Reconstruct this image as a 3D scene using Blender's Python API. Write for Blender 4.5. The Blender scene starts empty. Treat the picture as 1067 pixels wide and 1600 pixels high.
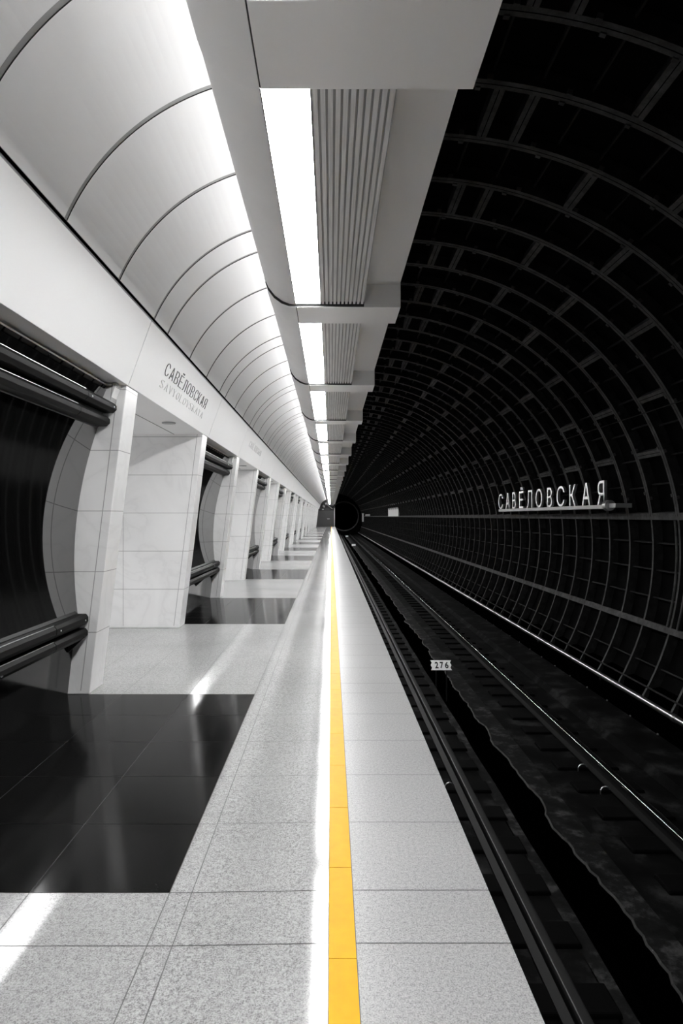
import bpy, math, random
from math import sin, cos, pi, radians as R
random.seed(7)
S = bpy.context.scene
COL = S.collection
EYE = 1.6

# ------------------------------------------------------------------ camera, world, exposure
cam_d = bpy.data.cameras.new('camera')
cam_d.sensor_fit = 'VERTICAL'
cam_d.sensor_height = 36.0
cam_d.lens = 36.0 * 1000.0 / 1600.0
cam_d.shift_x = 16.5 / 1600.0
cam_d.shift_y = 7.0 / 1600.0
cam_d.clip_start = 0.05
cam_d.clip_end = 400
cam = bpy.data.objects.new('camera', cam_d)
cam.location = (0, 0, EYE)
cam.rotation_euler = (R(90), 0, 0)
COL.objects.link(cam)
S.camera = cam
w = bpy.data.worlds.new('world')
w.use_nodes = True
w.node_tree.nodes['Background'].inputs[0].default_value = (0, 0, 0, 1)
w.node_tree.nodes['Background'].inputs[1].default_value = 0
S.world = w
S.view_settings.view_transform = 'Standard'
S.view_settings.look = 'None'
S.view_settings.exposure = 0.0
S.view_settings.gamma = 1.0
S.view_settings.use_curve_mapping = False
S.cycles.max_bounces = 10
S.cycles.diffuse_bounces = 8
S.cycles.glossy_bounces = 5
S.cycles.use_denoising = True
S.cycles.sample_clamp_indirect = 0.0
S.cycles.blur_glossy = 0.0
LAMP = 45.0          # ceiling light panels
COVE = 7.4           # tubes in the cove that light the vault
HALL = 13.0           # lights of the central hall behind the pylons

# ------------------------------------------------------------------ measures (world: x right, y ahead, z up from the platform)
Y0, Y1 = -9.0, 100.0
PER = 6.84           # pylon to pylon
N0 = 2.74            # first niche starts
NL = 3.06            # niche length
PIL = 0.34           # pilaster thickness
BAYS = range(0, 14)
BL0 = 2.33           # first block of the beam
BP = 3.42            # block to block
BW = 0.485
TCX, TCZ, TR = 0.832, EYE - 0.513, 4.04   # tunnel lining circle
RING = 0.75

# ------------------------------------------------------------------ materials
def mat(name, col=(.5, .5, .5), rough=.5, metal=0, ior=1.5, spec=.5, coat=0):
    m = bpy.data.materials.new(name); m.use_nodes = True
    b = m.node_tree.nodes['Principled BSDF']
    b.inputs['Base Color'].default_value = (*col, 1)
    b.inputs['Roughness'].default_value = rough
    b.inputs['Metallic'].default_value = metal
    b.inputs['IOR'].default_value = ior
    b.inputs['Specular IOR Level'].default_value = spec
    b.inputs['Coat Weight'].default_value = coat
    return m

class NT:
    def __init__(s, m): s.m = m; s.t = m.node_tree; s.b = s.t.nodes['Principled BSDF']
    def n(s, typ, **k):
        nd = s.t.nodes.new(typ)
        for a, v in k.items():
            if a.startswith('i_'):
                key = a[2:]; key = int(key) if key.isdigit() else key.replace('_', ' ')
                if hasattr(v, 'is_output') or isinstance(v, bpy.types.NodeSocket): s.t.links.new(v, nd.inputs[key])
                else: nd.inputs[key].default_value = v
            else: setattr(nd, a, v)
        return nd
    def math(s, op, a, b=0.0, c=None):
        nd = s.n('ShaderNodeMath', operation=op)
        for i, v in enumerate((a, b, c)):
            if v is None: continue
            if isinstance(v, bpy.types.NodeSocket): s.t.links.new(v, nd.inputs[i])
            else: nd.inputs[i].default_value = v
        return nd.outputs[0]
    def coord(s):
        return s.n('ShaderNodeTexCoord').outputs['Object']
    def noise(s, vec, scale, detail=3, rough=.5):
        return s.n('ShaderNodeTexNoise', i_Vector=vec, i_Scale=scale, i_Detail=detail, i_Roughness=rough).outputs[0]
    def ramp(s, fac, stops):
        r = s.n('ShaderNodeValToRGB', i_Fac=fac); e = r.color_ramp.elements
        while len(e) < len(stops): e.new(.5)
        for i, (p, c) in enumerate(stops):
            e[i].position = p; e[i].color = (c, c, c, 1) if not isinstance(c, tuple) else (*c, 1)
        return r.outputs[0]
    def mix(s, f, a, b):
        nd = s.n('ShaderNodeMix', data_type='RGBA')
        for key, v in ((0, f), (6, a), (7, b)):
            if isinstance(v, bpy.types.NodeSocket): s.t.links.new(v, nd.inputs[key])
            else: nd.inputs[key].default_value = v if not isinstance(v, tuple) else (*v, 1)
        return nd.outputs[2]
    def base(s, c): s.t.links.new(c, s.b.inputs['Base Color'])
    def rough(s, c): s.t.links.new(c, s.b.inputs['Roughness'])
    def bump(s, h, strength=.2, dist=.005):
        bn = s.n('ShaderNodeBump', i_Height=h, i_Strength=strength, i_Distance=dist)
        s.t.links.new(bn.outputs[0], s.b.inputs['Normal'])

def granite(name, lo, hi, rough, scale=170):
    m = mat(name, rough=rough); t = NT(m); c = t.coord()
    f = t.noise(c, scale, 2, .6)
    g = t.noise(c, scale * .37, 2, .5)
    big = t.noise(c, .9, 2)
    v = t.math('ADD', t.math('MULTIPLY', f, .7), t.math('MULTIPLY', g, .3))
    v = t.math('ADD', v, t.math('MULTIPLY', t.math('SUBTRACT', big, .5), .12))
    t.base(t.ramp(v, [(.36, lo), (.48, (lo + hi) * .52), (.62, hi)]))
    t.rough(t.math('ADD', t.math('MULTIPLY', big, .05), rough - .025))
    return m

M = {}
M['granite'] = granite('light_granite', .18, .45, .085)
M['granite_edge'] = granite('edge_granite', .21, .47, .30)
M['granite_pol'] = granite('polished_granite', .20, .44, .22)
m = mat('black_granite', (.006,) * 3, .07, spec=.09); t = NT(m); c = t.coord()
t.base(t.ramp(t.noise(c, 160, 2), [(.45, .004), (.68, .012)]))
t.rough(t.math('ADD', t.math('MULTIPLY', t.noise(c, 2.5, 3), .06), .09)); M['black_granite'] = m
M['grout'] = mat('grout', (.12,) * 3, .8)
# marble with thin joints every 0.55 m up and two upright ones
m = mat('white_marble', (.75,) * 3, .22); t = NT(m); c = t.coord()
sx = t.n('ShaderNodeSeparateXYZ', i_Vector=c).outputs
vein = t.n('ShaderNodeTexNoise', i_Vector=c, i_Scale=1.3, i_Detail=6, i_Distortion=1.6).outputs[0]
vv = t.math('ABSOLUTE', t.math('SUBTRACT', vein, .5))
body = t.ramp(vv, [(0, .78), (.03, .82), (.2, .86)])
patch = t.noise(c, .8, 2)
body = t.mix(t.math('MULTIPLY', patch, .2), body, (.70, .70, .70))
dz = t.math('PINGPONG', sx[2], .275)        # 0 at each 0.55 m
j1 = t.math('LESS_THAN', dz, .0035)
u = t.math('SUBTRACT', sx[0], t.math('MULTIPLY', sx[2], .122))
j2 = t.math('LESS_THAN', t.math('ABSOLUTE', t.math('ADD', u, .07)), .004)
j3 = t.math('LESS_THAN', t.math('ABSOLUTE', t.math('ADD', sx[0], .80)), .004)
jj = t.math('MULTIPLY', t.math('MAXIMUM', t.math('MAXIMUM', j1, j2), j3), t.math('GREATER_THAN', sx[2], .02))
t.base(t.mix(t.math('MULTIPLY', jj, .65), body, (.16, .16, .16))); M['marble'] = m
M['glass'] = mat('black_glass', (.004,) * 3, .03, ior=2.8, spec=.5)
M['panel_dark'] = mat('dark_stone', (.012,) * 3, .12)
M['gunmetal'] = mat('gunmetal', (.008,) * 3, .5, spec=.08)
M['gun_edge'] = mat('bright_edge', (.6,) * 3, .3, metal=.8)
M['black'] = mat('black_paint', (.004,) * 3, .5)
M['white_panel'] = mat('white_panel', (.92,) * 3, .38)
M['beam_white'] = mat('beam_white', (.94,) * 3, .36)
m = mat('cast_white', (.74,) * 3, .5); t = NT(m); c = t.coord()
t.base(t.ramp(t.noise(c, 1.5, 3), [(.3, .82), (.7, .90)])); M['cove'] = m
M['vault'] = mat('vault_white', (.90,) * 3, .42)
M['joint_grey'] = mat('joint_grey', (.36,) * 3, .6)
M['joint_dark'] = mat('joint_dark', (.03,) * 3, .6)
m = mat('slat_white', (.7,) * 3, .45); t = NT(m); c = t.coord()
mp = t.n('ShaderNodeMapping', i_Vector=c); mp.inputs['Scale'].default_value = (40, 1.2, 40)
t.base(t.ramp(t.noise(mp.outputs[0], 1.5, 4), [(.3, .66), (.55, .86), (.7, .78)])); M['slat'] = m
M['slat_back'] = mat('slat_back', (.42,) * 3, .6)
def emis(name, s, c=(1, 1, 1)):
    m = mat(name, (.8,) * 3, .5); b = m.node_tree.nodes['Principled BSDF']
    b.inputs['Emission Color'].default_value = (*c, 1); b.inputs['Emission Strength'].default_value = s
    return m
M['lamp'] = emis('lamp_diffuser', LAMP)
M['cove_lamp'] = emis('cove_tube', COVE)
M['hall_lamp'] = emis('hall_tube', HALL)
m = mat('yellow_tile', (.95, .5, .015), .45, spec=.15); t = NT(m); c = t.coord()
sx = t.n('ShaderNodeSeparateXYZ', i_Vector=c).outputs
t.base(t.ramp(t.noise(c, 14, 3), [(.3, (.76, .39, .003)), (.7, (.80, .44, .004))])); M['yellow'] = m
# tunnel
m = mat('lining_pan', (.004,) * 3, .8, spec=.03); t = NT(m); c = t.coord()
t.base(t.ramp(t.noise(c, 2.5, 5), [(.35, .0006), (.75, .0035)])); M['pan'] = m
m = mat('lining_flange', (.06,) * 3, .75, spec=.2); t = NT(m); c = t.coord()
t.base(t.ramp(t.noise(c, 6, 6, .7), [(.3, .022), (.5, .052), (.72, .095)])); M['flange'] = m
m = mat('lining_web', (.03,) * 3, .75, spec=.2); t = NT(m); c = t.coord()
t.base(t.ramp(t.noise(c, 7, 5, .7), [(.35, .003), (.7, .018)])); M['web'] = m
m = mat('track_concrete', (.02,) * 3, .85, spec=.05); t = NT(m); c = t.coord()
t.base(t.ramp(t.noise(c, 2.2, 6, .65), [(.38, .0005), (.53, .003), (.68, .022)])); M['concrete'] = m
m = mat('track_concrete_lit', (.05,) * 3, .8, spec=.08); t = NT(m); c = t.coord()
t.base(t.ramp(t.noise(c, 5, 7, .7), [(.38, .0015), (.52, .006), (.66, .04)])); M['concrete_lit'] = m  # brighter copy of the track concrete, lit patches put into its colour
m = mat('drain_rim_glints', (.05,) * 3, .6, spec=.3); t = NT(m); c = t.coord()
t.base(t.ramp(t.noise(c, 3.5, 6, .75), [(.54, .002), (.63, .02), (.74, .30)])); M['rim'] = m  # bright flecks paint glints along the drain rim
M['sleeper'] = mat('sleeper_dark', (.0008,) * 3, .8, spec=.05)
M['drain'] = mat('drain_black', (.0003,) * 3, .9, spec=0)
M['rail_side'] = mat('rail_side', (.004,) * 3, .6, spec=.2)
M['rail_top'] = mat('rail_head', (.5,) * 3, .14, metal=1)
M['rail_top_shaded'] = mat('rail_head_shaded', (.035,) * 3, .4, metal=.6)  # darkened copy of the rail head, platform shadow put into its colour
M['pipe'] = mat('pipe_steel', (.62,) * 3, .28, metal=1)
M['sign_metal'] = mat('sign_metal', (.92,) * 3, .38, metal=1)
M['sign_bar'] = mat('sign_bar', (.45,) * 3, .4, metal=.8)
M['plate_white'] = mat('plate_white', (.92,) * 3, .5)
M['ink'] = mat('ink_black', (.01,) * 3, .5)
M['letter_dark'] = mat('letter_dark', (.10,) * 3, .35, metal=.5)
M['letter_pale'] = mat('letter_pale', (.74,) * 3, .35, metal=.1)
M['end_dark'] = mat('end_screen', (.035,) * 3, .35)
M['end_grey'] = mat('end_wall_grey', (.14,) * 3, .6)
M['chrome'] = mat('bright_duct', (.7,) * 3, .3, metal=.7)
M['hall_white'] = mat('hall_white', (.85,) * 3, .5)

# ------------------------------------------------------------------ helpers
class MB:
    def __init__(s): s.v = []; s.f = []; s.mi = []; s.sm = []
    def quad(s, a, b, c, d, mi=0, smooth=False):
        n = len(s.v); s.v += [a, b, c, d]; s.f.append((n, n + 1, n + 2, n + 3)); s.mi.append(mi); s.sm.append(smooth)
    def poly(s, pts, mi=0):
        n = len(s.v); s.v += list(pts); s.f.append(tuple(range(n, n + len(pts)))); s.mi.append(mi); s.sm.append(False)
    def hexa(s, p, mi=0):     # 8 corners: bottom ring 0-3, top ring 4-7
        n = len(s.v); s.v += list(p)
        for f in ((3, 2, 1, 0), (4, 5, 6, 7), (0, 1, 5, 4), (1, 2, 6, 5), (2, 3, 7, 6), (3, 0, 4, 7)):
            s.f.append(tuple(n + i for i in f)); s.mi.append(mi); s.sm.append(False)
    def box(s, x0, x1, y0, y1, z0, z1, mi=0):
        s.hexa([(x0, y0, z0), (x1, y0, z0), (x1, y1, z0), (x0, y1, z0), (x0, y0, z1), (x1, y0, z1), (x1, y1, z1), (x0, y1, z1)], mi)
    def ext(s, prof, y0, y1, mi=0, closed=True, smooth=False, caps=True):
        """profile of (x,z) extruded along y"""
        n = len(s.v); k = len(prof)
        s.v += [(x, y0, z) for x, z in prof] + [(x, y1, z) for x, z in prof]
        for i in range(k if closed else k - 1):
            j = (i + 1) % k
            s.f.append((n + i, n + j, n + k + j, n + k + i)); s.mi.append(mi); s.sm.append(smooth)
        if closed and caps:
            s.f.append(tuple(n + i for i in range(k))); s.mi.append(mi); s.sm.append(False)
            s.f.append(tuple(n + k + i for i in reversed(range(k)))); s.mi.append(mi); s.sm.append(False)
    def tube(s, pts, r, seg=10, mi=0, caps=True):
        import mathutils
        V = mathutils.Vector; P = [V(p) for p in pts]; n0 = len(s.v)
        for i, p in enumerate(P):
            d = (P[min(i + 1, len(P) - 1)] - P[max(i - 1, 0)]).normalized()
            up = V((0, 0, 1)) if abs(d.z) < .9 else V((1, 0, 0))
            a = d.cross(up).normalized(); b = a.cross(d).normalized()
            for k in range(seg):
                an = 2 * pi * k / seg
                s.v.append(tuple(p + a * (r * cos(an)) + b * (r * sin(an))))
        for i in range(len(P) - 1):
            for k in range(seg):
                k2 = (k + 1) % seg
                s.f.append((n0 + i * seg + k, n0 + i * seg + k2, n0 + (i + 1) * seg + k2, n0 + (i + 1) * seg + k)); s.mi.append(mi); s.sm.append(True)
        if caps:
            s.f.append(tuple(n0 + k for k in reversed(range(seg)))); s.mi.append(mi); s.sm.append(False)
            e = n0 + (len(P) - 1) * seg
            s.f.append(tuple(e + k for k in range(seg))); s.mi.append(mi); s.sm.append(False)
    def build(s, name, mats, parent=None, loc=(0, 0, 0), bevel=0, fix=True):
        me = bpy.data.meshes.new(name)
        me.from_pydata(s.v, [], s.f)
        for q in (mats if isinstance(mats, (list, tuple)) else [mats]): me.materials.append(M[q])
        me.polygons.foreach_set('material_index', s.mi)
        me.polygons.foreach_set('use_smooth', s.sm)
        if fix:
            import bmesh
            bm = bmesh.new(); bm.from_mesh(me); bmesh.ops.recalc_face_normals(bm, faces=bm.faces); bm.to_mesh(me); bm.free()
        me.update()
        if any(s.sm): me.set_sharp_from_angle(angle=R(32))
        o = bpy.data.objects.new(name, me); COL.objects.link(o)
        o.location = loc
        if parent: o.parent = parent
        if bevel:
            b = o.modifiers.new('bevel', 'BEVEL'); b.width = bevel; b.segments = 2; b.limit_method = 'ANGLE'; b.angle_limit = R(40)
        return o

def tag(o, label, cat, group=None, kind='thing'):
    o['label'] = label; o['category'] = cat; o['kind'] = kind
    if group: o['group'] = group
    return o
def thing(name, loc, label, cat, group=None, rotz=0):
    o = bpy.data.objects.new(name, None); COL.objects.link(o); o.location = loc; o.rotation_euler[2] = rotz
    o.empty_display_size = .2
    return tag(o, label, cat, group)
def struct(o, label=None, cat=None):
    o['kind'] = 'structure'
    o['label'] = label; o['category'] = cat
    return o
def copy_tree(o, parent=None):
    c = o.copy(); COL.objects.link(c)
    if parent: c.parent = parent
    for ch in list(o.children): copy_tree(ch, c)
    return c
ORD = ['nearest', 'second', 'third', 'fourth', 'fifth', 'sixth', 'seventh', 'eighth', 'ninth', 'tenth', 'eleventh', 'twelfth', 'thirteenth',
       'fourteenth', 'fifteenth', 'sixteenth', 'seventeenth', 'eighteenth', 'nineteenth', 'twentieth', 'twenty-first', 'twenty-second',
       'twenty-third', 'twenty-fourth', 'twenty-fifth', 'twenty-sixth', 'twenty-seventh', 'twenty-eighth', 'twenty-ninth', 'thirtieth']
def text_mesh(ch, size, depth, bold=0.0, shear=0):
    cu = bpy.data.curves.new('letter', 'FONT'); cu.body = ch; cu.size = size; cu.extrude = depth / 2; cu.offset = bold
    cu.resolution_u = 5
    ob = bpy.data.objects.new('letter', cu); COL.objects.link(ob)
    dg = bpy.context.evaluated_depsgraph_get()
    me = bpy.data.meshes.new_from_object(ob.evaluated_get(dg), depsgraph=dg)
    bpy.data.objects.remove(ob); bpy.data.curves.remove(cu)
    me.name = 'letter'
    return me
def fit_mesh(me, x0, y0, x1, y1):
    """stretch a letter mesh to a box in its own plane"""
    xs = [v.co.x for v in me.vertices]; ys = [v.co.y for v in me.vertices]
    a, b, c, d = min(xs), max(xs), min(ys), max(ys)
    for v in me.vertices:
        v.co.x = x0 + (v.co.x - a) * (x1 - x0) / max(b - a, 1e-6)
        v.co.y = y0 + (v.co.y - c) * (y1 - y0) / max(d - c, 1e-6)

# ------------------------------------------------------------------ floor
XB = -0.69
fl = MB()
G = .0022        # half joint
def rows():
    out = []
    for k in range(-2, 15):
        b = N0 + k * PER
        for i in range(5): out.append((b + i * NL / 5, b + (i + 1) * NL / 5, True))
        out.append((b + NL, b + NL + PIL, False))
        q = PER - NL - 2 * PIL
        for i in range(5): out.append((b + NL + PIL + i * q / 5, b + NL + PIL + (i + 1) * q / 5, False))
        out.append((b + PER - PIL, b + PER, False))
    return [r for r in out if r[1] > Y0 and r[0] < Y1]
def tile(x0, x1, y0, y1, z0, z1, mi):
    y1 = min(y1, Y1)
    fl.quad((x0 + G, y0 + G, z0), (x1 - G, y0 + G, z1), (x1 - G, y1 - G, z1), (x0 + G, y1 - G, z0), mi)
ZL = -0.0105       # the near strip falls a little away from the track
for (a, b, black) in rows():
    tile(0.0935, 0.675 + G, a, b, 0, 0, 1)
    tile(-0.595, -0.008, a, b, ZL, 0, 0)
    tile(XB, -0.595, a, b, ZL, ZL, 0)
    xs = [XB, -1.29, -1.89, -2.40]
    for i in range(3): tile(xs[i + 1], xs[i], a, b, ZL, ZL, 3 if black else 2)
    if not black:
        xs = [-2.40, -3.0, -3.6, -4.2, -4.8]
        for i in range(4): tile(xs[i + 1], xs[i], a, b, ZL, ZL, 2)
fl.quad((-10, Y0, ZL), (-4.8, Y0, ZL), (-4.8, Y1, ZL), (-10, Y1, ZL), 2)
fl.box(-10, -.60, Y0, Y1, -.2, ZL - .004, 4)
fl.hexa([(-.60, Y0, -.2), (0.0, Y0, -.2), (0.0, Y1, -.2), (-.60, Y1, -.2), (-.60, Y0, ZL - .004), (0, Y0, -.004), (0, Y1, -.004), (-.60, Y1, ZL - .004)], 4)
fl.box(0.0, .672, Y0, Y1, -.12, -.004, 4)
o = fl.build('floor', ['granite', 'granite_edge', 'granite_pol', 'black_granite', 'grout'], fix=False)
struct(o, 'speckled light granite platform floor with polished black cross stripes', 'floor')
# dark wall under the platform edge
b = MB(); b.box(.10, .60, Y0, Y1, -1.30, -.12)
struct(b.build('wall_platform', 'black'), 'black recessed wall under the platform edge', 'wall')

# ------------------------------------------------------------------ yellow line
yl = MB(); y = N0 - 12 * .6 + .175
while y < Y1 - .1:
    yl.box(-.0075, .0925, y + .0018, min(y + .6, Y1) - .0018, -.003, .0015); y += .6
o = yl.build('safety_line', 'yellow')
tag(o, 'yellow tiled safety line running along the grey platform', 'safety line')

# ------------------------------------------------------------------ pylons
def lean(z): return -2.19 + .122 * z
def gx(z): return -2.325 + .143 * (z - 1.185) ** 2
OX, OYC = -2.2, NL / 2
def make_pylon():
    root = thing('pylon', (OX, N0 + OYC, 0), 'x', 'pylon', 'white marble pylons along the platform')
    L = lambda p: (p[0] - OX, p[1] - OYC, p[2])
    def part(mb, name, mats, **k):
        mb.v = [L(v) for v in mb.v]
        return mb.build(name, mats, root, **k)
    top = 2.79
    for y0, y1 in ((-PIL, 0), (NL, NL + PIL)):
        mb = MB()
        mb.hexa([(-4.6, y0, ZL), (lean(0), y0, ZL), (lean(0), y1, ZL), (-4.6, y1, ZL), (-4.6, y0, top), (lean(top), y0, top), (lean(top), y1, top), (-4.6, y1, top)])
        part(mb, 'pilaster', 'marble', bevel=.008)
    mb = MB(); mb.box(-4.55, -2.75, .004, NL - .004, ZL, 2.75)
    part(mb, 'core', 'hall_white')
    # concave black glass
    mb = MB(); n = 26; za, zb = .50, 2.72
    fr = [(gx(za + (zb - za) * i / n), za + (zb - za) * i / n) for i in range(n + 1)]
    prof = fr + [(x - .03, z) for x, z in reversed(fr)]
    mb.ext(prof, .003, NL - .003, smooth=False)
    for i in range(n): mb.sm[i] = True
    gl = part(mb, 'glass_panel', 'glass', fix=True)
    # plinth panel that leans in under the lower rail
    mb = MB(); mb.ext([(-2.385, ZL), (-2.325, .52), (-2.36, .52), (-2.42, ZL)], .003, NL - .003)
    part(mb, 'plinth_panel', 'panel_dark')
    # lower rail: two rounded bars on a back plate with brackets
    def rail(name, bars, plate, brackets):
        mb = MB()
        for seg in ((.02, NL - .70), (NL - .695, NL - .03)):
            for (cx, cz, wx, hz) in bars:
                mb.ext([(cx - wx, cz - hz), (cx + wx * .45, cz - hz), (cx + wx, cz - hz * .35), (cx + wx, cz + hz * .45), (cx + wx * .6, cz + hz), (cx - wx, cz + hz)], *seg)
        rr = part(mb, name, 'gunmetal', bevel=.004)
        mb = MB(); mb.ext(plate, .03, NL - .05)
        mb.v = [L(v) for v in mb.v]; mb.build('back_plate', 'black', rr)
        mb = MB()
        for (cx, cz, wx, hz) in bars:
            mb.ext([(cx + wx * .62, cz + hz + .0005), (cx + wx * .45, cz + hz + .0005), (cx + wx * .45, cz + hz + .004), (cx + wx * .62, cz + hz + .004)], .02, NL - .70)
        mb.v = [L(v) for v in mb.v]; e = mb.build('edge_strip', 'gun_edge', rr); e['label'] = 'bright thin edge strip'
        for yb in brackets:
            mb = MB(); mb.ext([(bars[-1][0] - .10, bars[-1][1] - .16), (bars[-1][0] + .05, bars[-1][1] - .02), (bars[-1][0] + .03, bars[-1][1] + .02), (bars[-1][0] - .12, bars[-1][1] + .02)], yb, yb + .03)
            mb.v = [L(v) for v in mb.v]; mb.build('bracket', 'black', rr)
        for yb in (NL - .62, NL - .1):
            mb = MB(); mb.tube([L((bars[0][0] + bars[0][2] - .004, yb, bars[0][1])), L((bars[0][0] + bars[0][2] + .004, yb, bars[0][1]))], .007)
            mb.build('screw', 'plate_white', rr)
    rail('lower_rail', [(-2.235, .675, .05, .05), (-2.235, .55, .045, .045)], [(-2.34, .48), (-2.275, .48), (-2.275, .73), (-2.31, .76)], (.4, 1.5, NL - .12))
    rail('upper_rail', [(-1.985, 2.575, .055, .045), (-2.045, 2.455, .055, .045)], [(-2.18, 2.40), (-2.09, 2.40), (-2.02, 2.63), (-2.10, 2.63)], ())
    # vent grille between the upper rail and the fascia
    mb = MB(); mb.ext([(-2.085, 2.62), (-1.985, 2.755), (-2.0, 2.765), (-2.10, 2.63)], .003, NL - .14)
    g = part(mb, 'vent_grille', 'black')
    yy = .1
    while yy < NL - .2:
        mb = MB(); mb.ext([(-2.077, 2.622), (-1.980, 2.752), (-1.985, 2.756), (-2.082, 2.626)], yy, yy + .012); yy += .21
        mb.v = [L(v) for v in mb.v]; mb.build('fin', 'gunmetal', g)
    mb = MB()
    mb.ext([(-1.972, 2.752), (-1.966, 2.758), (-1.972, 2.764), (-1.978, 2.758)], .003, NL - .14)
    mb.ext([(-2.072, 2.628), (-2.066, 2.634), (-2.072, 2.640), (-2.078, 2.634)], .003, NL - .14)
    mb.v = [L(v) for v in mb.v]; e = mb.build('frame_strip', 'gun_edge', g); e['label'] = 'bright thin frame strip'
    mb = MB(); mb.ext([(-2.085, 2.62), (-1.955, 2.62), (-1.90, 2.775), (-2.0, 2.775)], NL - .14, NL - .003)
    part(mb, 'end_block', 'marble')
    return root
py = make_pylon()
for k in BAYS:
    o = py if k == 0 else copy_tree(py)
    o.location = (OX, N0 + OYC + k * PER, 0)
    o['label'] = ('white marble pylon with a concave black glass niche, nearest, cut by the picture edge' if k == 0 else
                  'white marble pylon with a concave black glass niche, %s from the camera' % ORD[k])
# the pylon whose niche lies behind the viewpoint still lights and closes the row
bk = copy_tree(py); bk.location = (OX, N0 + OYC - PER, 0); bk['label'] = 'white marble pylon of the platform row standing beside the viewpoint'

# ------------------------------------------------------------------ fascia above the pylons
f = MB()
joints = [Y0]
for k in range(-1, 15):
    joints += [N0 + k * PER, N0 + k * PER + NL]
joints = [j for j in joints if j < Y1] + [Y1]
joints = sorted(set(joints))
for a, b in zip(joints[:-1], joints[1:]):
    f.ext([(-1.835, 2.79), (-1.625, 3.372), (-1.70, 3.372), (-1.90, 2.815)], a + .007, b - .007)
f.ext([(-1.845, 2.80), (-1.645, 3.36), (-1.70, 3.36), (-1.90, 2.81)], Y0, Y1, 1)          # dark behind the joints
f.ext([(-1.837, 2.788), (-1.837, 2.795), (-4.7, 2.795), (-4.7, 2.788)], Y0, Y1, 2)     # soffit
f.ext([(-2.26, 2.7865), (-2.26, 2.790), (-2.272, 2.790), (-2.272, 2.7865)], Y0, Y1, 1)    # joint in the soffit
f.ext([(-1.632, 3.380), (-1.640, 3.405), (-1.72, 3.43), (-1.72, 3.380)], Y0, Y1, 3)
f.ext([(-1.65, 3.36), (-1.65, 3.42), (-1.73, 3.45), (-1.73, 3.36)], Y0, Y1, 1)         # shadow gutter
struct(f.build('trim_1', ['white_panel', 'joint_dark', 'hall_white', 'joint_grey']), 'smooth white leaning fascia above the pylons', 'trim')

# ------------------------------------------------------------------ vault over the platform
VX, VZ, VR = -.2607, 1.214 + EYE, 1.480
a0 = math.atan2(1.815 - 1.214, -1.625 + .2607)      # at the fascia
a1 = math.atan2(1, .05)
def vp(an, r=VR): return (VX + r * cos(an), VZ + r * sin(an))
NS = 28
va = MB()
edges = []
for k in range(-4, 32):
    base = 5.87 + (k - 1) * BP
    edges += [base - 0.015, base + .465, base + .465 + .985, base + .465 + 1.97]
edges = [e for e in edges if Y0 < e < Y1]
edges = [Y0] + edges + [Y1]
for a, b in zip(edges[:-1], edges[1:]):
    for i in range(NS):
        t0 = a0 + (a1 - a0) * i / NS; t1 = a0 + (a1 - a0) * (i + 1) / NS
        p, q = vp(t0), vp(t1)
        va.quad((p[0], a + .021, p[1]), (q[0], a + .021, q[1]), (q[0], b - .021, q[1]), (p[0], b - .021, p[1]), 0, True)
        for yy, s in ((a + .021, 1), (b - .021, -1)):
            P, Q = vp(t0, VR + .007), vp(t1, VR + .007)
            va.quad((p[0], yy, p[1]), (q[0], yy, q[1]), (Q[0], yy, Q[1]), (P[0], yy, P[1]), 2)
for i in range(NS):
    t0 = a0 + (a1 - a0) * i / NS; t1 = a0 + (a1 - a0) * (i + 1) / NS
    p, q = vp(t0, VR + .007), vp(t1, VR + .007)
    va.quad((p[0], Y0, p[1]), (q[0], Y0, q[1]), (q[0], Y1, q[1]), (p[0], Y1, p[1]), 1, True)
struct(va.build('ceiling', ['vault', 'joint_grey', 'joint_dark'], fix=False), 'white panelled barrel vault above the platform', 'ceiling')

# ------------------------------------------------------------------ the long ceiling beam
ZB = EYE + 1.88
cove = [(-.605, EYE + 2.21), (-.592, EYE + 2.13), (-.560, EYE + 2.055), (-.505, EYE + 1.985), (-.435, EYE + 1.935), (-.37, EYE + 1.908), (-.315, EYE + 1.900)]
bm_ = MB()
bm_.ext(cove + [(-.315, EYE + 1.93), (-.37, EYE + 1.938), (-.43, EYE + 1.965), (-.49, EYE + 2.012), (-.54, EYE + 2.075), (-.57, EYE + 2.14), (-.585, EYE + 2.21)], Y0, Y1, 0, smooth=True)
bm_.ext([(-.315, EYE + 1.93), (.300, EYE + 1.93), (.300, EYE + 2.14), (-.30, EYE + 2.14)], Y0, Y1, 1)       # carcass over lights and grilles
bm_.ext([(.30, EYE + 2.087), (.62, EYE + 2.087), (.62, EYE + 3.45), (-.15, EYE + 3.45), (-.15, EYE + 2.14), (.30, EYE + 2.14)], Y0, Y1, 1)
o = bm_.build('trim_2', ['cove', 'beam_white'])
struct(o, 'white boxed beam with a rounded cove running above the platform edge', 'trim')

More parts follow.
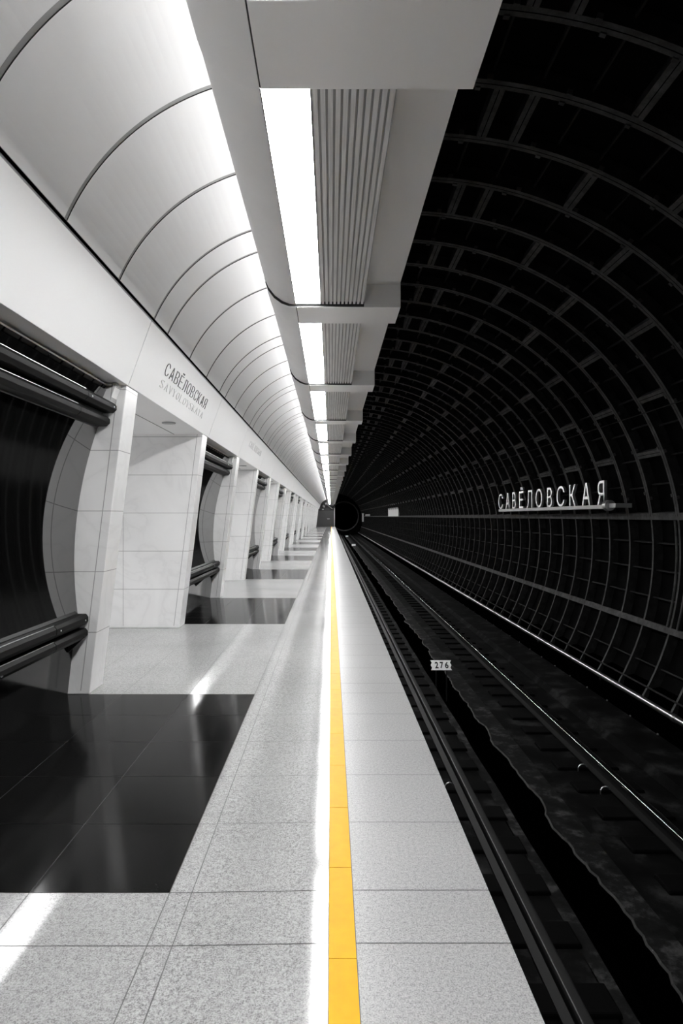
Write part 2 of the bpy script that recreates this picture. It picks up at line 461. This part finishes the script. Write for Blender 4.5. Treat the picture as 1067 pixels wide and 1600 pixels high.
# blocks crossing the beam
bc = [(-.575, EYE + 2.19), (-.585, EYE + 2.10), (-.560, EYE + 2.03), (-.508, EYE + 1.962), (-.44, EYE + 1.912), (-.372, EYE + 1.887), (-.31, EYE + 1.88)]
def make_block():
    root = thing('cross_block', (0, BL0 + BW / 2, ZB), 'x', 'ceiling block', 'white blocks crossing the ceiling beam')
    L = lambda p: (p[0], p[1] - BL0 - BW / 2, p[2] - ZB)
    mb = MB(); mb.ext([(-.3075, EYE + 1.88), (.625, EYE + 1.88), (.625, EYE + 2.20), (.622, EYE + 2.20), (.622, EYE + 2.086), (.298, EYE + 2.086), (.298, EYE + 1.899), (-.3075, EYE + 1.899)], BL0, BL0 + BW)
    mb.v = [L(v) for v in mb.v]; mb.build('underside_panel', 'beam_white', root)
    mb = MB(); mb.ext([(x - .0045, z) for x, z in bc] + [(-.3125, EYE + 1.899), (-.372, EYE + 1.906), (-.437, EYE + 1.933), (-.507, EYE + 1.983), (-.562, EYE + 2.054), (-.594, EYE + 2.13), (-.607, EYE + 2.19)], BL0, BL0 + BW, smooth=True)
    mb.v = [L(v) for v in mb.v]; mb.build('curved_panel', 'cove', root)
    mb = MB(); mb.box(-.3075, .298, BL0 - .004, BL0 - .0005, EYE + 1.8825, EYE + 1.93)
    mb.ext([(x - .0045, z + .002) for x, z in bc] + [(-.3125, EYE + 1.905), (-.372, EYE + 1.915), (-.437, EYE + 1.943), (-.507, EYE + 1.993), (-.562, EYE + 2.06), (-.594, EYE + 2.13), (-.607, EYE + 2.19)], BL0 - .004, BL0 - .0005)
    mb.v = [L(v) for v in mb.v]; mb.build('shadow_strip', 'joint_dark', root)  # dark strip along the block's front edge, paints in the shadow line there
    mb = MB(); mb.box(-.3145, -.3075, BL0 + .001, BL0 + BW - .001, EYE + 1.884, EYE + 1.899)
    mb.v = [L(v) for v in mb.v]; mb.build('joint_strip', 'joint_dark', root)
    return root
blk = make_block(); nb = 0
k = 0
while BL0 + k * BP + BW < Y1:
    o = blk if k == 0 else copy_tree(blk)
    o.location = (0, BL0 + BW / 2 + k * BP, ZB)
    o['label'] = ('wide white block crossing the ceiling beam, nearest, cut by the top of the picture' if k == 0 else 'white block crossing the ceiling beam, %s from the camera' % ORD[k])
    k += 1
NBL = k
# lights and grilles between the blocks
def make_light():
    root = thing('ceiling_light', (-.2, 0, EYE + 1.93), 'x', 'ceiling light', 'glowing light panels in the ceiling beam')
    ln = BP - BW - .05
    mb = MB(); mb.box(-.112, .105, -ln / 2, ln / 2, -.026, -.022); mb.build('diffuser', 'lamp', root)
    mb = MB()
    for x0, x1 in ((-.118, -.113), (.106, .110)): mb.box(x0, x1, -ln / 2, ln / 2, -.030, .0)
    for q in (-1, 1): mb.box(-.112, .105, q * ln / 2 + q * .002 - .004, q * ln / 2 + q * .002 + .004, -.031, 0)  # black end bars stand in for the shadow gap next to the blocks
    mb.build('frame', 'black', root)
    return root
def make_grille():
    root = thing('slatted_grille', (.105, 0, EYE + 1.93), 'x', 'grille', 'ribbed white grilles beside the ceiling lights')
    ln = BP - BW - .05
    mb = MB(); mb.box(-.192, .192, -ln / 2, ln / 2, -.005, 0); mb.build('backing', 'slat_back', root)
    n = 11; p = .384 / n
    for i in range(n):
        mb = MB(); x = -.192 + p * i + .004
        mb.box(x, x + p * .64, -ln / 2, ln / 2, -.030, -.006); mb.build('slat', 'slat', root)
    return root
li = make_light(); gr = make_grille()
for i in range(-2, NBL):
    yc = BL0 + i * BP + BW + (BP - BW) / 2
    if yc > Y1 - 1: break
    o = li if i == -2 else copy_tree(li)
    o.location[1] = yc
    if i < 0: o['label'] = 'glowing white light panel of the ceiling beam above the viewpoint'
    elif i == 0: o['label'] = 'long glowing white light panel just beyond the nearest ceiling block'
    else: o['label'] = 'glowing white light panel between the %s and %s ceiling blocks' % (ORD[i], ORD[i + 1])
    if i < 0: continue
    o = gr if i == 0 else copy_tree(gr)
    o.location[1] = yc
    o['label'] = ('ribbed white ceiling grille just beyond the nearest ceiling block' if i == 0 else
                  'ribbed white grille between the %s and %s ceiling blocks' % (ORD[i], ORD[i + 1]))
# tubes lying in the cove
mb = MB(); mb.box(-.545, -.505, -5, 5, 0, .02)
cl = mb.build('cove_lamp', 'cove_lamp')
tag(cl, 'white light tube hidden in the cove under the vault', 'light tube', 'cove light tubes')
for i in range(11):
    o = cl if i == 0 else cl.copy()
    if i: COL.objects.link(o)
    o.location = (0, Y0 + 5 + i * 9.9, EYE + 2.215)

# ------------------------------------------------------------------ central hall behind the pylons
hh = MB(); hh.quad((-10, Y0, 5), (-4.7, Y0, 5), (-4.7, Y1, 5), (-10, Y1, 5)); hh.quad((-10, Y0, -.01), (-10, Y1, -.01), (-10, Y1, 5), (-10, Y0, 5))
hh.quad((-4.7, Y0, 2.79), (-4.7, Y1, 2.79), (-4.7, Y1, 5), (-4.7, Y0, 5))
struct(hh.build('wall_hall', 'hall_white', fix=False), 'white wall and ceiling of the hall behind the pylons', 'wall')
mb = MB(); mb.box(-7.2, -6.8, Y0 + .5, Y1 - .5, 4.90, 4.98)
tag(mb.build('hall_light', 'hall_lamp'), 'long white light strip on the hall ceiling behind the pylons', 'ceiling light')

# ------------------------------------------------------------------ tunnel lining
tl = MB()
PAN = .14
TA, TB_ = R(100), R(-44)
N = 56
def tp(an, r, y): return (TCX + r * cos(an), y, TCZ + r * sin(an))
YT0 = 5.93 - 20 * RING      # ring joints
NR = int((Y1 - YT0) / RING) + 1
for i in range(N):
    b0 = TA + (TB_ - TA) * i / N; b1 = TA + (TB_ - TA) * (i + 1) / N
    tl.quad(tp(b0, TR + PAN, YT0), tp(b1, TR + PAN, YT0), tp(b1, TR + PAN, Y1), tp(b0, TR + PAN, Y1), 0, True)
def ring(y, wd, aa, ab, n, mi=1, r=TR):
    for i in range(n):
        b0 = aa + (ab - aa) * i / n; b1 = aa + (ab - aa) * (i + 1) / n
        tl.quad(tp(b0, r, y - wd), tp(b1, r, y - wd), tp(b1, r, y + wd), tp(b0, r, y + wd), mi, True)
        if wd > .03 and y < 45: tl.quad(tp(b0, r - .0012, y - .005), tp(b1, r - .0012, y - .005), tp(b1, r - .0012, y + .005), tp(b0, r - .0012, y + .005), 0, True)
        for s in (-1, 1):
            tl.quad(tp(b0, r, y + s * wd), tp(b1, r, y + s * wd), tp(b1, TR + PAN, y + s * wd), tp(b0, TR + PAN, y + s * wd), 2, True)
def bar(an, y0, y1, wd, mi=1, r=TR):
    h = wd / TR
    tl.hexa([tp(an - h, r, y0), tp(an + h, r, y0), tp(an + h, TR + PAN, y0), tp(an - h, TR + PAN, y0), tp(an - h, r, y1), tp(an + h, r, y1), tp(an + h, TR + PAN, y1), tp(an - h, TR + PAN, y1)], mi)
    if wd > .03 and 0 < y0 < 45 and y1 - y0 < 1: q = .004 / TR; tl.quad(tp(an - q, r - .0012, y0), tp(an + q, r - .0012, y0), tp(an + q, r - .0012, y1), tp(an - q, r - .0012, y1), 0)
EYEJ, LOWJ = R(7.3), R(-15.6)
for k in range(NR):
    y = YT0 + k * RING
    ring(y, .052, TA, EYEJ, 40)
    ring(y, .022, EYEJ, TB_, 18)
    ya, yb = y + .052, y + RING - .052
    if yb > Y1: break
    even = k % 2 == 1
    js = [(78, .045), (82.2, .045), (55.2, .05), (31.5, .045)] if even else [(66.4, .05), (43.5, .05), (20.5, .045), (89, .05)]
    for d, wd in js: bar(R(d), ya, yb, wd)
    if y > 2:
        lo = [d for d, _ in js] + [7.3, 96]
        lo.sort()
        for p, q in zip(lo[:-1], lo[1:]):           # thin stiffeners inside the pans
            n = 3 if q - p > 15 else (1 if q - p > 7 else 0)
            for i in range(n): bar(R(p + (q - p) * (i + 1) / (n + 1)), ya, yb, .008, 2, TR + .075)
        for i in range(3): bar(R(7.3 - 22.9 * (i + 1) / 4), y + .022, y + RING - .022, .009, 2, TR + .05)
        for i in range(2): bar(R(-15.6 - 22.9 * (i + 1) / 3), y + .022, y + RING - .022, .009, 2, TR + .05)
        # bolt heads on the flanges
        if y < 40:
            for d in range(12, 96, 9):
                for s in (-1, 1):
                    an = R(d + random.uniform(-1, 1)); h = .022 / TR; yy = y + s * .056
                    tl.hexa([tp(an - h, TR - .012, yy - .018), tp(an + h, TR - .012, yy - .018), tp(an + h, TR + .03, yy - .018), tp(an - h, TR + .03, yy - .018),
                             tp(an - h, TR - .012, yy + .018), tp(an + h, TR - .012, yy + .018), tp(an + h, TR + .03, yy + .018), tp(an - h, TR + .03, yy + .018)], 1)
bar(EYEJ, YT0, Y1, .050); bar(LOWJ, YT0, Y1, .045)
struct(tl.build('wall_tunnel', ['pan', 'flange', 'web'], fix=False), 'black ribbed cast lining of the track tunnel', 'wall')

# end of the station tunnel with the bore of the running tunnel
PX, PZ, PR = 2.05, EYE + .05, 2.25
ew = MB(); n = 96
cx_ = lambda x: max(x, .64)
for i in range(n):
    b0, b1 = 2 * pi * i / n, 2 * pi * (i + 1) / n
    ew.quad((cx_(PX + PR * cos(b0)), Y1, PZ + PR * sin(b0)), (cx_(PX + PR * cos(b1)), Y1, PZ + PR * sin(b1)), (cx_(TCX + 4.4 * cos(b1)), Y1, TCZ + 4.4 * sin(b1)), (cx_(TCX + 4.4 * cos(b0)), Y1, TCZ + 4.4 * sin(b0)))
    ew.quad((PX + PR * cos(b0), Y1, PZ + PR * sin(b0)), (PX + PR * cos(b1), Y1, PZ + PR * sin(b1)), (PX + PR * cos(b1), Y1 + 45, PZ + PR * sin(b1)), (PX + PR * cos(b0), Y1 + 45, PZ + PR * sin(b0)), 1, True)
ew.poly([(PX + PR * cos(2 * pi * i / n), Y1 + 45, PZ + PR * sin(2 * pi * i / n)) for i in range(n)], 1)
struct(ew.build('wall_end', ['pan', 'pan'], fix=False), 'dark end wall with the round mouth of the running tunnel', 'wall')
mb = MB()
for i in range(n):
    b0, b1 = 2 * pi * i / n, 2 * pi * (i + 1) / n
    q = lambda r, b, y: (PX + r * cos(b), y, PZ + r * sin(b))
    mb.hexa([q(PR - .1, b0, Y1 - .12), q(PR + .08, b0, Y1 - .12), q(PR + .08, b0, Y1), q(PR - .1, b0, Y1), q(PR - .1, b1, Y1 - .12), q(PR + .08, b1, Y1 - .12), q(PR + .08, b1, Y1), q(PR - .1, b1, Y1)])
struct(mb.build('trim_3', 'flange'), 'grey collar around the round tunnel mouth', 'trim')

# ------------------------------------------------------------------ trackbed
RT = -1.10                   # rail head
CZ = -1.285
tb = MB()
ys = [Y0 + i * .09 for i in range(int((Y1 + 30 - Y0) / .09))]
import mathutils
def wob(y, s): return .11 * mathutils.noise.noise((y * .55, s, 0)) + .06 * mathutils.noise.noise((y * 1.9, s, 5)) + .035 * mathutils.noise.noise((y * 6.5, s, 9)) + random.uniform(-.004, .004)
rL = [1.765 + .006 * sin(y * 3) for y in ys]
rR = [2.10 + wob(y, 1.1) for y in ys]
for i in range(len(ys) - 1):
    y0, y1 = ys[i], ys[i + 1]
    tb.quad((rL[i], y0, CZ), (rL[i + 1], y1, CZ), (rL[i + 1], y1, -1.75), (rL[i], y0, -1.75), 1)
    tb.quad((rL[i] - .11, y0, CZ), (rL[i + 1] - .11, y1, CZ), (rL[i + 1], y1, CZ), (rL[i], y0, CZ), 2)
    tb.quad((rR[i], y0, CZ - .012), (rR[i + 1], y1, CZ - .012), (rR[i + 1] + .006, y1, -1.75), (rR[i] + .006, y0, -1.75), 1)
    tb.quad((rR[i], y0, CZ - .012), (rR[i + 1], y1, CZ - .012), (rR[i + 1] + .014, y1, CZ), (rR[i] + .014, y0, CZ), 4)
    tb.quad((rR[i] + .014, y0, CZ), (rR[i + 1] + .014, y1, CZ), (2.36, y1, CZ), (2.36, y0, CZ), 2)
YE = Y1 + 30
tb.quad((1.6, Y0, -1.75), (2.4, Y0, -1.75), (2.4, YE, -1.75), (1.6, YE, -1.75), 1)
tb.quad((.60, Y0, CZ), (1.66, Y0, CZ), (1.66, YE, CZ), (.60, YE, CZ), 0)
tb.quad((2.36, Y0, CZ), (4.6, Y0, CZ), (4.6, YE, CZ), (2.36, YE, CZ), 0)
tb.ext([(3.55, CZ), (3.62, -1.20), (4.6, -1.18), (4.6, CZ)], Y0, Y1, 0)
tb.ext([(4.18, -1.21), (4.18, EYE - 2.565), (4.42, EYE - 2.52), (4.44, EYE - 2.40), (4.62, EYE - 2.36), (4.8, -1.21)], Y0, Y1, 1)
struct(tb.build('floor_trackbed', ['concrete', 'drain', 'concrete_lit', 'flange', 'rim'], fix=False), 'dark concrete trackbed with a ragged open drain', 'floor')

# rails
def make_rail(name, xc, label, top):
    p = [(-.07, 0), (.07, 0), (.07, .012), (.012, .025), (.009, .095), (.036, .108), (.036, .127), (-.036, .127), (-.036, .108), (-.009, .095), (-.012, .025), (-.07, .012)]
    root = thing(name, (xc, Y0, RT - .153), label, 'rail')
    mb = MB(); mb.ext(p, 0, YE - Y0); mb.build('rail_body', 'rail_side', root)
    mb = MB(); hp = [(.036, .1275), (.036, .141)] + [(.024 + .012 * cos(R(a)), .141 + .012 * sin(R(a))) for a in (20, 45, 70, 90)]
    mb.ext(hp + [(-x, z) for x, z in hp][::-1], 0, YE - Y0, smooth=True); r = mb.build('rail_head', top, root)
    return root
make_rail('rail', 1.37, 'shaded dark running rail close beside the platform edge', 'rail_top_shaded')
make_rail('rail', 2.975, 'shiny thin running rail farther from the platform', 'rail_top')

# half sleepers
def make_sleeper():
    mb = MB(); mb.hexa([(-.36, -.14, -.05), (.36, -.14, -.05), (.36, .14, -.05), (-.36, .14, -.05), (-.345, -.125, .03), (.345, -.125, .03), (.345, .125, .03), (-.345, .125, .03)])
    root = mb.build('half_sleeper', 'sleeper', bevel=.012)
    return root
sl = make_sleeper(); first = True
for side, xc, lab in ((0, 1.33, 'black half sleeper under the rail beside the platform'), (1, 2.93, 'black half sleeper under the shiny far rail')):
    for i in range(145):
        o = sl if first else copy_tree(sl); first = False
        o.location = (xc, 3.80 + i * .6, CZ + .0)
        tag(o, lab, 'sleeper', 'half sleepers under the near rail' if side == 0 else 'half sleepers under the far rail')

# pipe, cables
mb = MB(); mb.tube([(4.24, -2, EYE - 2.49), (4.24, Y1, EYE - 2.49)], .042, 14)
root = thing('pipe', (4.24, -2, EYE - 2.49), 'bright steel pipe running low along the tunnel wall', 'pipe')
mb.v = [(x - 4.24, y + 2, z - EYE + 2.49) for x, y, z in mb.v]; mb.build('pipe_run', 'pipe', root)
for yy in (7.85, 19.85, 31.85, 43.85):
    mb = MB(); mb.tube([(0, yy + 2, 0), (0, yy + 2.08, 0)], .052, 14); mb.build('coupling', 'pipe', root)
for i in range(16):
    mb = MB(); mb.box(-.03, .03, 0, .05, -.33, -.04); mb.v = [(x, y + 6 + i * 3.0, z) for x, y, z in mb.v]; mb.build('bracket', 'rail_side', root)
mb = MB(); mb.tube([(4.40, Y0 + 8, EYE - 2.375), (4.40, Y1, EYE - 2.375)], .014, 8)
tag(mb.build('cable', 'web'), 'thin dark cable running just above the bright pipe', 'cable')
mb = MB(); an = R(29); mb.tube([tp(an, TR - .03, Y0 + 8), tp(an, TR - .03, Y1)], .007, 6)
tag(mb.build('cable', 'web'), 'thin cable running along the tunnel wall above the station name', 'cable')
cg = 'upright conduits on the tunnel lining'
for i, (yy, lab) in enumerate(((8.72, 'dark upright conduit on the lining nearest the picture edge'), (8.98, 'dark upright conduit beside the near lining rib'))):
    mb = MB(); mb.tube([tp(R(6.5 - 21.5 * k / 14), TR - .022, yy) for k in range(15)], .016, 8)
    tag(mb.build('conduit', 'flange'), lab, 'conduit', cg)

# ------------------------------------------------------------------ station name on the tunnel wall
SX = 4.52
root = thing('station_sign', (SX, 13.5, EYE + .16), 'grey metal station name letters standing on a long bar on the tunnel wall', 'sign')
ya, yb = SX / .4295 * 1.0, SX / .2635
mb = MB(); mb.box(-.03, .05, ya - 13.5 - .0, yb - 13.5, -.035, .035); mb.build('support_bar', 'sign_bar', root, bevel=.008)
mb = MB(); mb.tube([(.0, ya - 13.5 - .17, .02), (.0, ya - 13.5 - .03, .02)], .085, 16); mb.build('end_cap', 'sign_bar', root)
mb = MB(); mb.box(-.02, .04, ya - 13.5 - .40, ya - 13.5 - .16, -.02, .05); mb.box(.04, .24, ya - 13.5 - .40, ya - 13.5 - .34, -.02, .05); mb.build('wall_arm', 'sign_bar', root)
for yy in (yb - 14.0, 0.6):
    mb = MB(); mb.box(.05, .26, yy, yy + .06, -.03, .03); mb.build('wall_arm', 'sign_bar', root)
# measured picture columns of each letter give its stretch along the wall
word = 'САВЁЛОВСКАЯ'
cols = [(780, 787), (791.5, 797.5), (802, 807), (812.5, 819), (824.5, 833), (838.5, 848.5), (856.5, 864), (871.5, 883.5), (891.5, 901), (911.5, 924), (935.5, 946)]
for ch, (c0, c1) in zip(word, cols):
    y_far, y_near = SX * 1000 / (c0 - 517), SX * 1000 / (c1 - 517)
    base = 'Е' if ch == 'Ё' else ch
    me = text_mesh(base, 1, .05, -.004)
    wl = y_far - y_near
    # facing the platform (-x): left of the word is farther away
    fit_mesh(me, 0, 0, wl, .40)
    me.materials.append(M['sign_metal'])
    o = bpy.data.objects.new('letter', me); COL.objects.link(o); o.parent = root
    o.matrix_local = __import__('mathutils').Matrix(((0, 0, -1, 0), (-1, 0, 0, y_far - 13.5), (0, 1, 0, .035), (0, 0, 0, 1)))
    if ch == 'Ё':
        for d in (.28, .62):
            mb = MB(); mb.box(-.02, .02, y_far - 13.5 - wl * (d + .18), y_far - 13.5 - wl * d, .47, .53); mb.build('letter_dot', 'sign_metal', root)

# ------------------------------------------------------------------ names on the fascia
import mathutils
FV = mathutils.Vector((.21, 0, .582)).normalized()        # up the fascia
def fascia_name(y_start, length, up, h, mat_name, label, grp, txt='САВЁЛОВСКАЯ', depth=.006, bold=-.022):
    """y_start: near end, reading from near (left) to far (right)"""
    org = mathutils.Vector((-1.835, y_start, 2.79)) + FV * up
    root = thing('fascia_lettering', org, label, 'lettering', grp)
    n = len(txt); step = length / n
    for i, ch in enumerate(txt):
        base = 'Е' if ch == 'Ё' else ch
        me = text_mesh(base, 1, depth, bold)
        fit_mesh(me, 0, 0, step * .68, h)
        for v in me.vertices: v.co.z = v.co.z
        me.materials.append(M[mat_name])
        o = bpy.data.objects.new('letter', me); COL.objects.link(o); o.parent = root
        X = mathutils.Vector((0, 1, 0)); Yv = FV; Z = X.cross(Yv)
        mt = mathutils.Matrix((X, Yv, Z)).transposed().to_4x4()
        mt.translation = X * (step * i) + Z * (depth / 2 + .0005)
        o.matrix_local = mt
        if ch == 'Ё':
            for d in (.18, .42):
                mb = MB(); mb.box(step * d, step * (d + .10), h * 1.12, h * 1.24, 0, depth)
                q = mb.build('letter_dot', mat_name, root); q.matrix_local = mt
# near passage: picture x 255 -> 326
fascia_name(6.63, 2.20, .300, .135, 'letter_dark', 'dark thin station name lettering on the white fascia above the nearest passage', 'fascia lettering')
fascia_name(6.63, 2.20, .165, .085, 'letter_pale', 'pale small lettering just under the dark station name on the fascia', 'fascia lettering', txt='SAVYOLOVSKAYA')
fascia_name(6.63 + PER, 2.20, .300, .135, 'letter_pale', 'pale hardly legible lettering on the fascia above the second passage', 'fascia lettering')

# downlights in the passage soffits
mb0 = None
for k in range(-1, 14):
    y = N0 + k * PER + NL + PIL + 1.95
    if mb0 is None:
        root = thing('downlight', (-2.05, y, 2.787), 'x', 'downlight', 'round downlights in the passage ceilings')
        mb = MB(); mb.tube([(0, 0, 0), (0, 0, -.012)], .085, 24); mb.build('rim', 'joint_grey', root)
        mb = MB(); mb.tube([(0, 0, -.0125), (0, 0, -.014)], .065, 24); mb.build('lens', 'slat_back', root)
        mb0 = root
    else: root = copy_tree(mb0)
    root.location[1] = y
    root['label'] = ('round grey downlight in the passage ceiling beside the viewpoint' if k < 0 else
                     'round grey downlight in the ceiling of the %s passage between pylons' % ORD[k])

# ------------------------------------------------------------------ kilometre plate in the track
PY = 11.0
root = thing('number_plate', (1.90, PY, CZ), 'white notched number plate reading 276 standing between the rails', 'number plate')
hw, z0, z1 = .18, .0, .175
nt = 4
left = []; right = []
for i in range(nt + 1):
    z = z0 + (z1 - z0) * i / nt
    left.append((-hw + (.022 if i % 2 else -.0), z)); right.append((hw - (.022 if i % 2 else 0), z))
prof = left + right[::-1]
TILT = R(32)
mb = MB(); mb.ext(prof, 0, .006); pl = mb.build('plate', 'plate_white', root)
pl.location = (0, 0, .245); pl.rotation_euler = (-TILT, 0, 0)
for ch, x in zip('276', (-.075, .012, .098)):
    me = text_mesh(ch, 1, .003, .03); fit_mesh(me, 0, 0, .058, .115); me.materials.append(M['ink'])
    o = bpy.data.objects.new('digit', me); COL.objects.link(o); o.parent = pl
    o.rotation_euler = (R(90), 0, 0); o.location = (x - .03, -.002, .03)
mb = MB()
for x in (-.10, .08): mb.box(x, x + .02, .008, .02, -.30, .26)
mb.build('post', 'black', root)

# ------------------------------------------------------------------ far things
root = thing('wall_panel', (4.74, 49, EYE), 'small bright white panel on the far tunnel wall', 'panel')
mb = MB(); mb.box(0, .06, -4.0, 4.0, .03, .64); mb.build('panel_face', 'plate_white', root)
mb = MB()
for y0, y1, z0, z1 in ((-4.05, 4.05, 0, .029), (-4.05, 4.05, .641, .67), (-4.05, -4.001, .0295, .6405), (4.001, 4.05, .0295, .6405)): mb.box(-.01, .06, y0, y1, z0, z1)
mb.build('panel_frame', 'sign_bar', root)
mb = MB(); mb.box(4.72, 4.78, 78, 88, EYE + .05, EYE + .30)
tag(mb.build('name_board', 'sign_bar'), 'dim grey board on the tunnel wall beyond the bright panel', 'board')
mb = MB(); mb.box(4.45, 4.72, 92.0, 92.06, EYE - .75, EYE + .45)
tag(mb.build('marker_board', 'plate_white'), 'narrow upright white marker board near the tunnel mouth', 'marker board')

# end of the platform: screen wall with doors, ducts above
b = MB(); b.quad((-10, Y1 + .5, -.2), (.66, Y1 + .5, -.2), (.66, Y1 + .5, 5.2), (-10, Y1 + .5, 5.2)); b.quad((-3, Y1 + .49, 2.75), (.60, Y1 + .49, 2.75), (.60, Y1 + .49, 4.6), (-3, Y1 + .49, 4.6), 1); b.box(.60, .66, Y1 - .0, Y1 + .5, -1.3, 5.0)
struct(b.build('wall_far', ['end_dark', 'end_grey'], fix=False), 'dark wall closing the end of the platform', 'wall')
root = thing('end_screen', (-.75, Y1 - .3, 0), 'dark service screen closing the far end of the platform', 'screen')
for x0, x1 in ((-1.45, -.72), (-.70, .02), (.04, 1.25)):
    mb = MB(); mb.box(x0, x1, -.04, 0, .0, 2.55); mb.build('screen_panel', 'end_dark', root)
mb = MB(); mb.box(1.25, 1.33, -.05, .03, 0, 2.9); mb.build('post', 'chrome', root)
mb = MB(); mb.box(-1.45, 1.25, -.05, .02, 2.56, 2.62); mb.build('top_rail', 'gunmetal', root)
mb = MB(); mb.box(.15, .55, -.06, -.045, 1.2, 1.25); mb.build('handle', 'chrome', root)
dg = 'bright ducts above the far end of the platform'
for pts, r, lab in (([(-.9, Y1 + .25, 3.55), (-.4, Y1 + .25, 3.6), (.45, Y1 + .25, 3.5)], .2, 'bright silver duct crossing above the dark end screen'),
                    ([(-.75, Y1 - .6, 3.55), (.25, Y1 - .6, 2.75)], .07, 'thin bright strut slanting above the dark end screen'),
                    ([(-1.15, Y1 + .45, 3.3), (-1.15, Y1 - .3, 3.2), (-1.0, Y1 - .4, 3.0)], .15, 'short bright fitting left of the slanting strut'),
                    ([(-1.40, Y1 - .3, 2.72), (-1.1, Y1 - .3, 2.72)], .10, 'small bright fitting on top of the end screen')):
    mb = MB(); mb.tube(pts, r, 10); tag(mb.build('duct', 'chrome'), lab, 'duct', dg)

# two more plates far down the track
for (px, py, wd, lab) in ((2.06, 58.0, .17, 'small bright plate between the rails far beyond the numbered one'), (2.1, 84.0, .17, 'tiny bright plate between the rails near the tunnel mouth')):
    root = thing('track_plate', (px, py, CZ), lab, 'plate')
    mb = MB(); mb.ext([(-wd, 0), (wd, 0), (wd, .2), (-wd, .2)], 0, .006); q = mb.build('plate', 'plate_white', root); q.location = (0, 0, .22); q.rotation_euler = (-TILT, 0, 0)
    mb = MB(); mb.box(-.01, .01, .008, .02, -.30, .23); mb.build('post', 'black', root)
# bent wire hooks beside the rails
for (hx, hy, lab) in ((2.80, 7.25, 'thin bent wire hook beside the shiny rail, the farther of two'), (2.80, 6.65, 'thin bent wire hook beside the shiny rail, the nearer of two'), (1.20, 6.75, 'small bent wire hook between the shaded rail and the platform')):
    mb = MB(); mb.tube([(hx, hy, CZ - .01), (hx, hy, CZ + .03)] + [(hx + .05 - .05 * cos(R(a)), hy, CZ + .03 + .05 * sin(R(a))) for a in range(20, 161, 20)], .006, 6)
    tag(mb.build('wire_hook', 'pipe'), lab, 'hook', 'wire hooks on the trackbed')
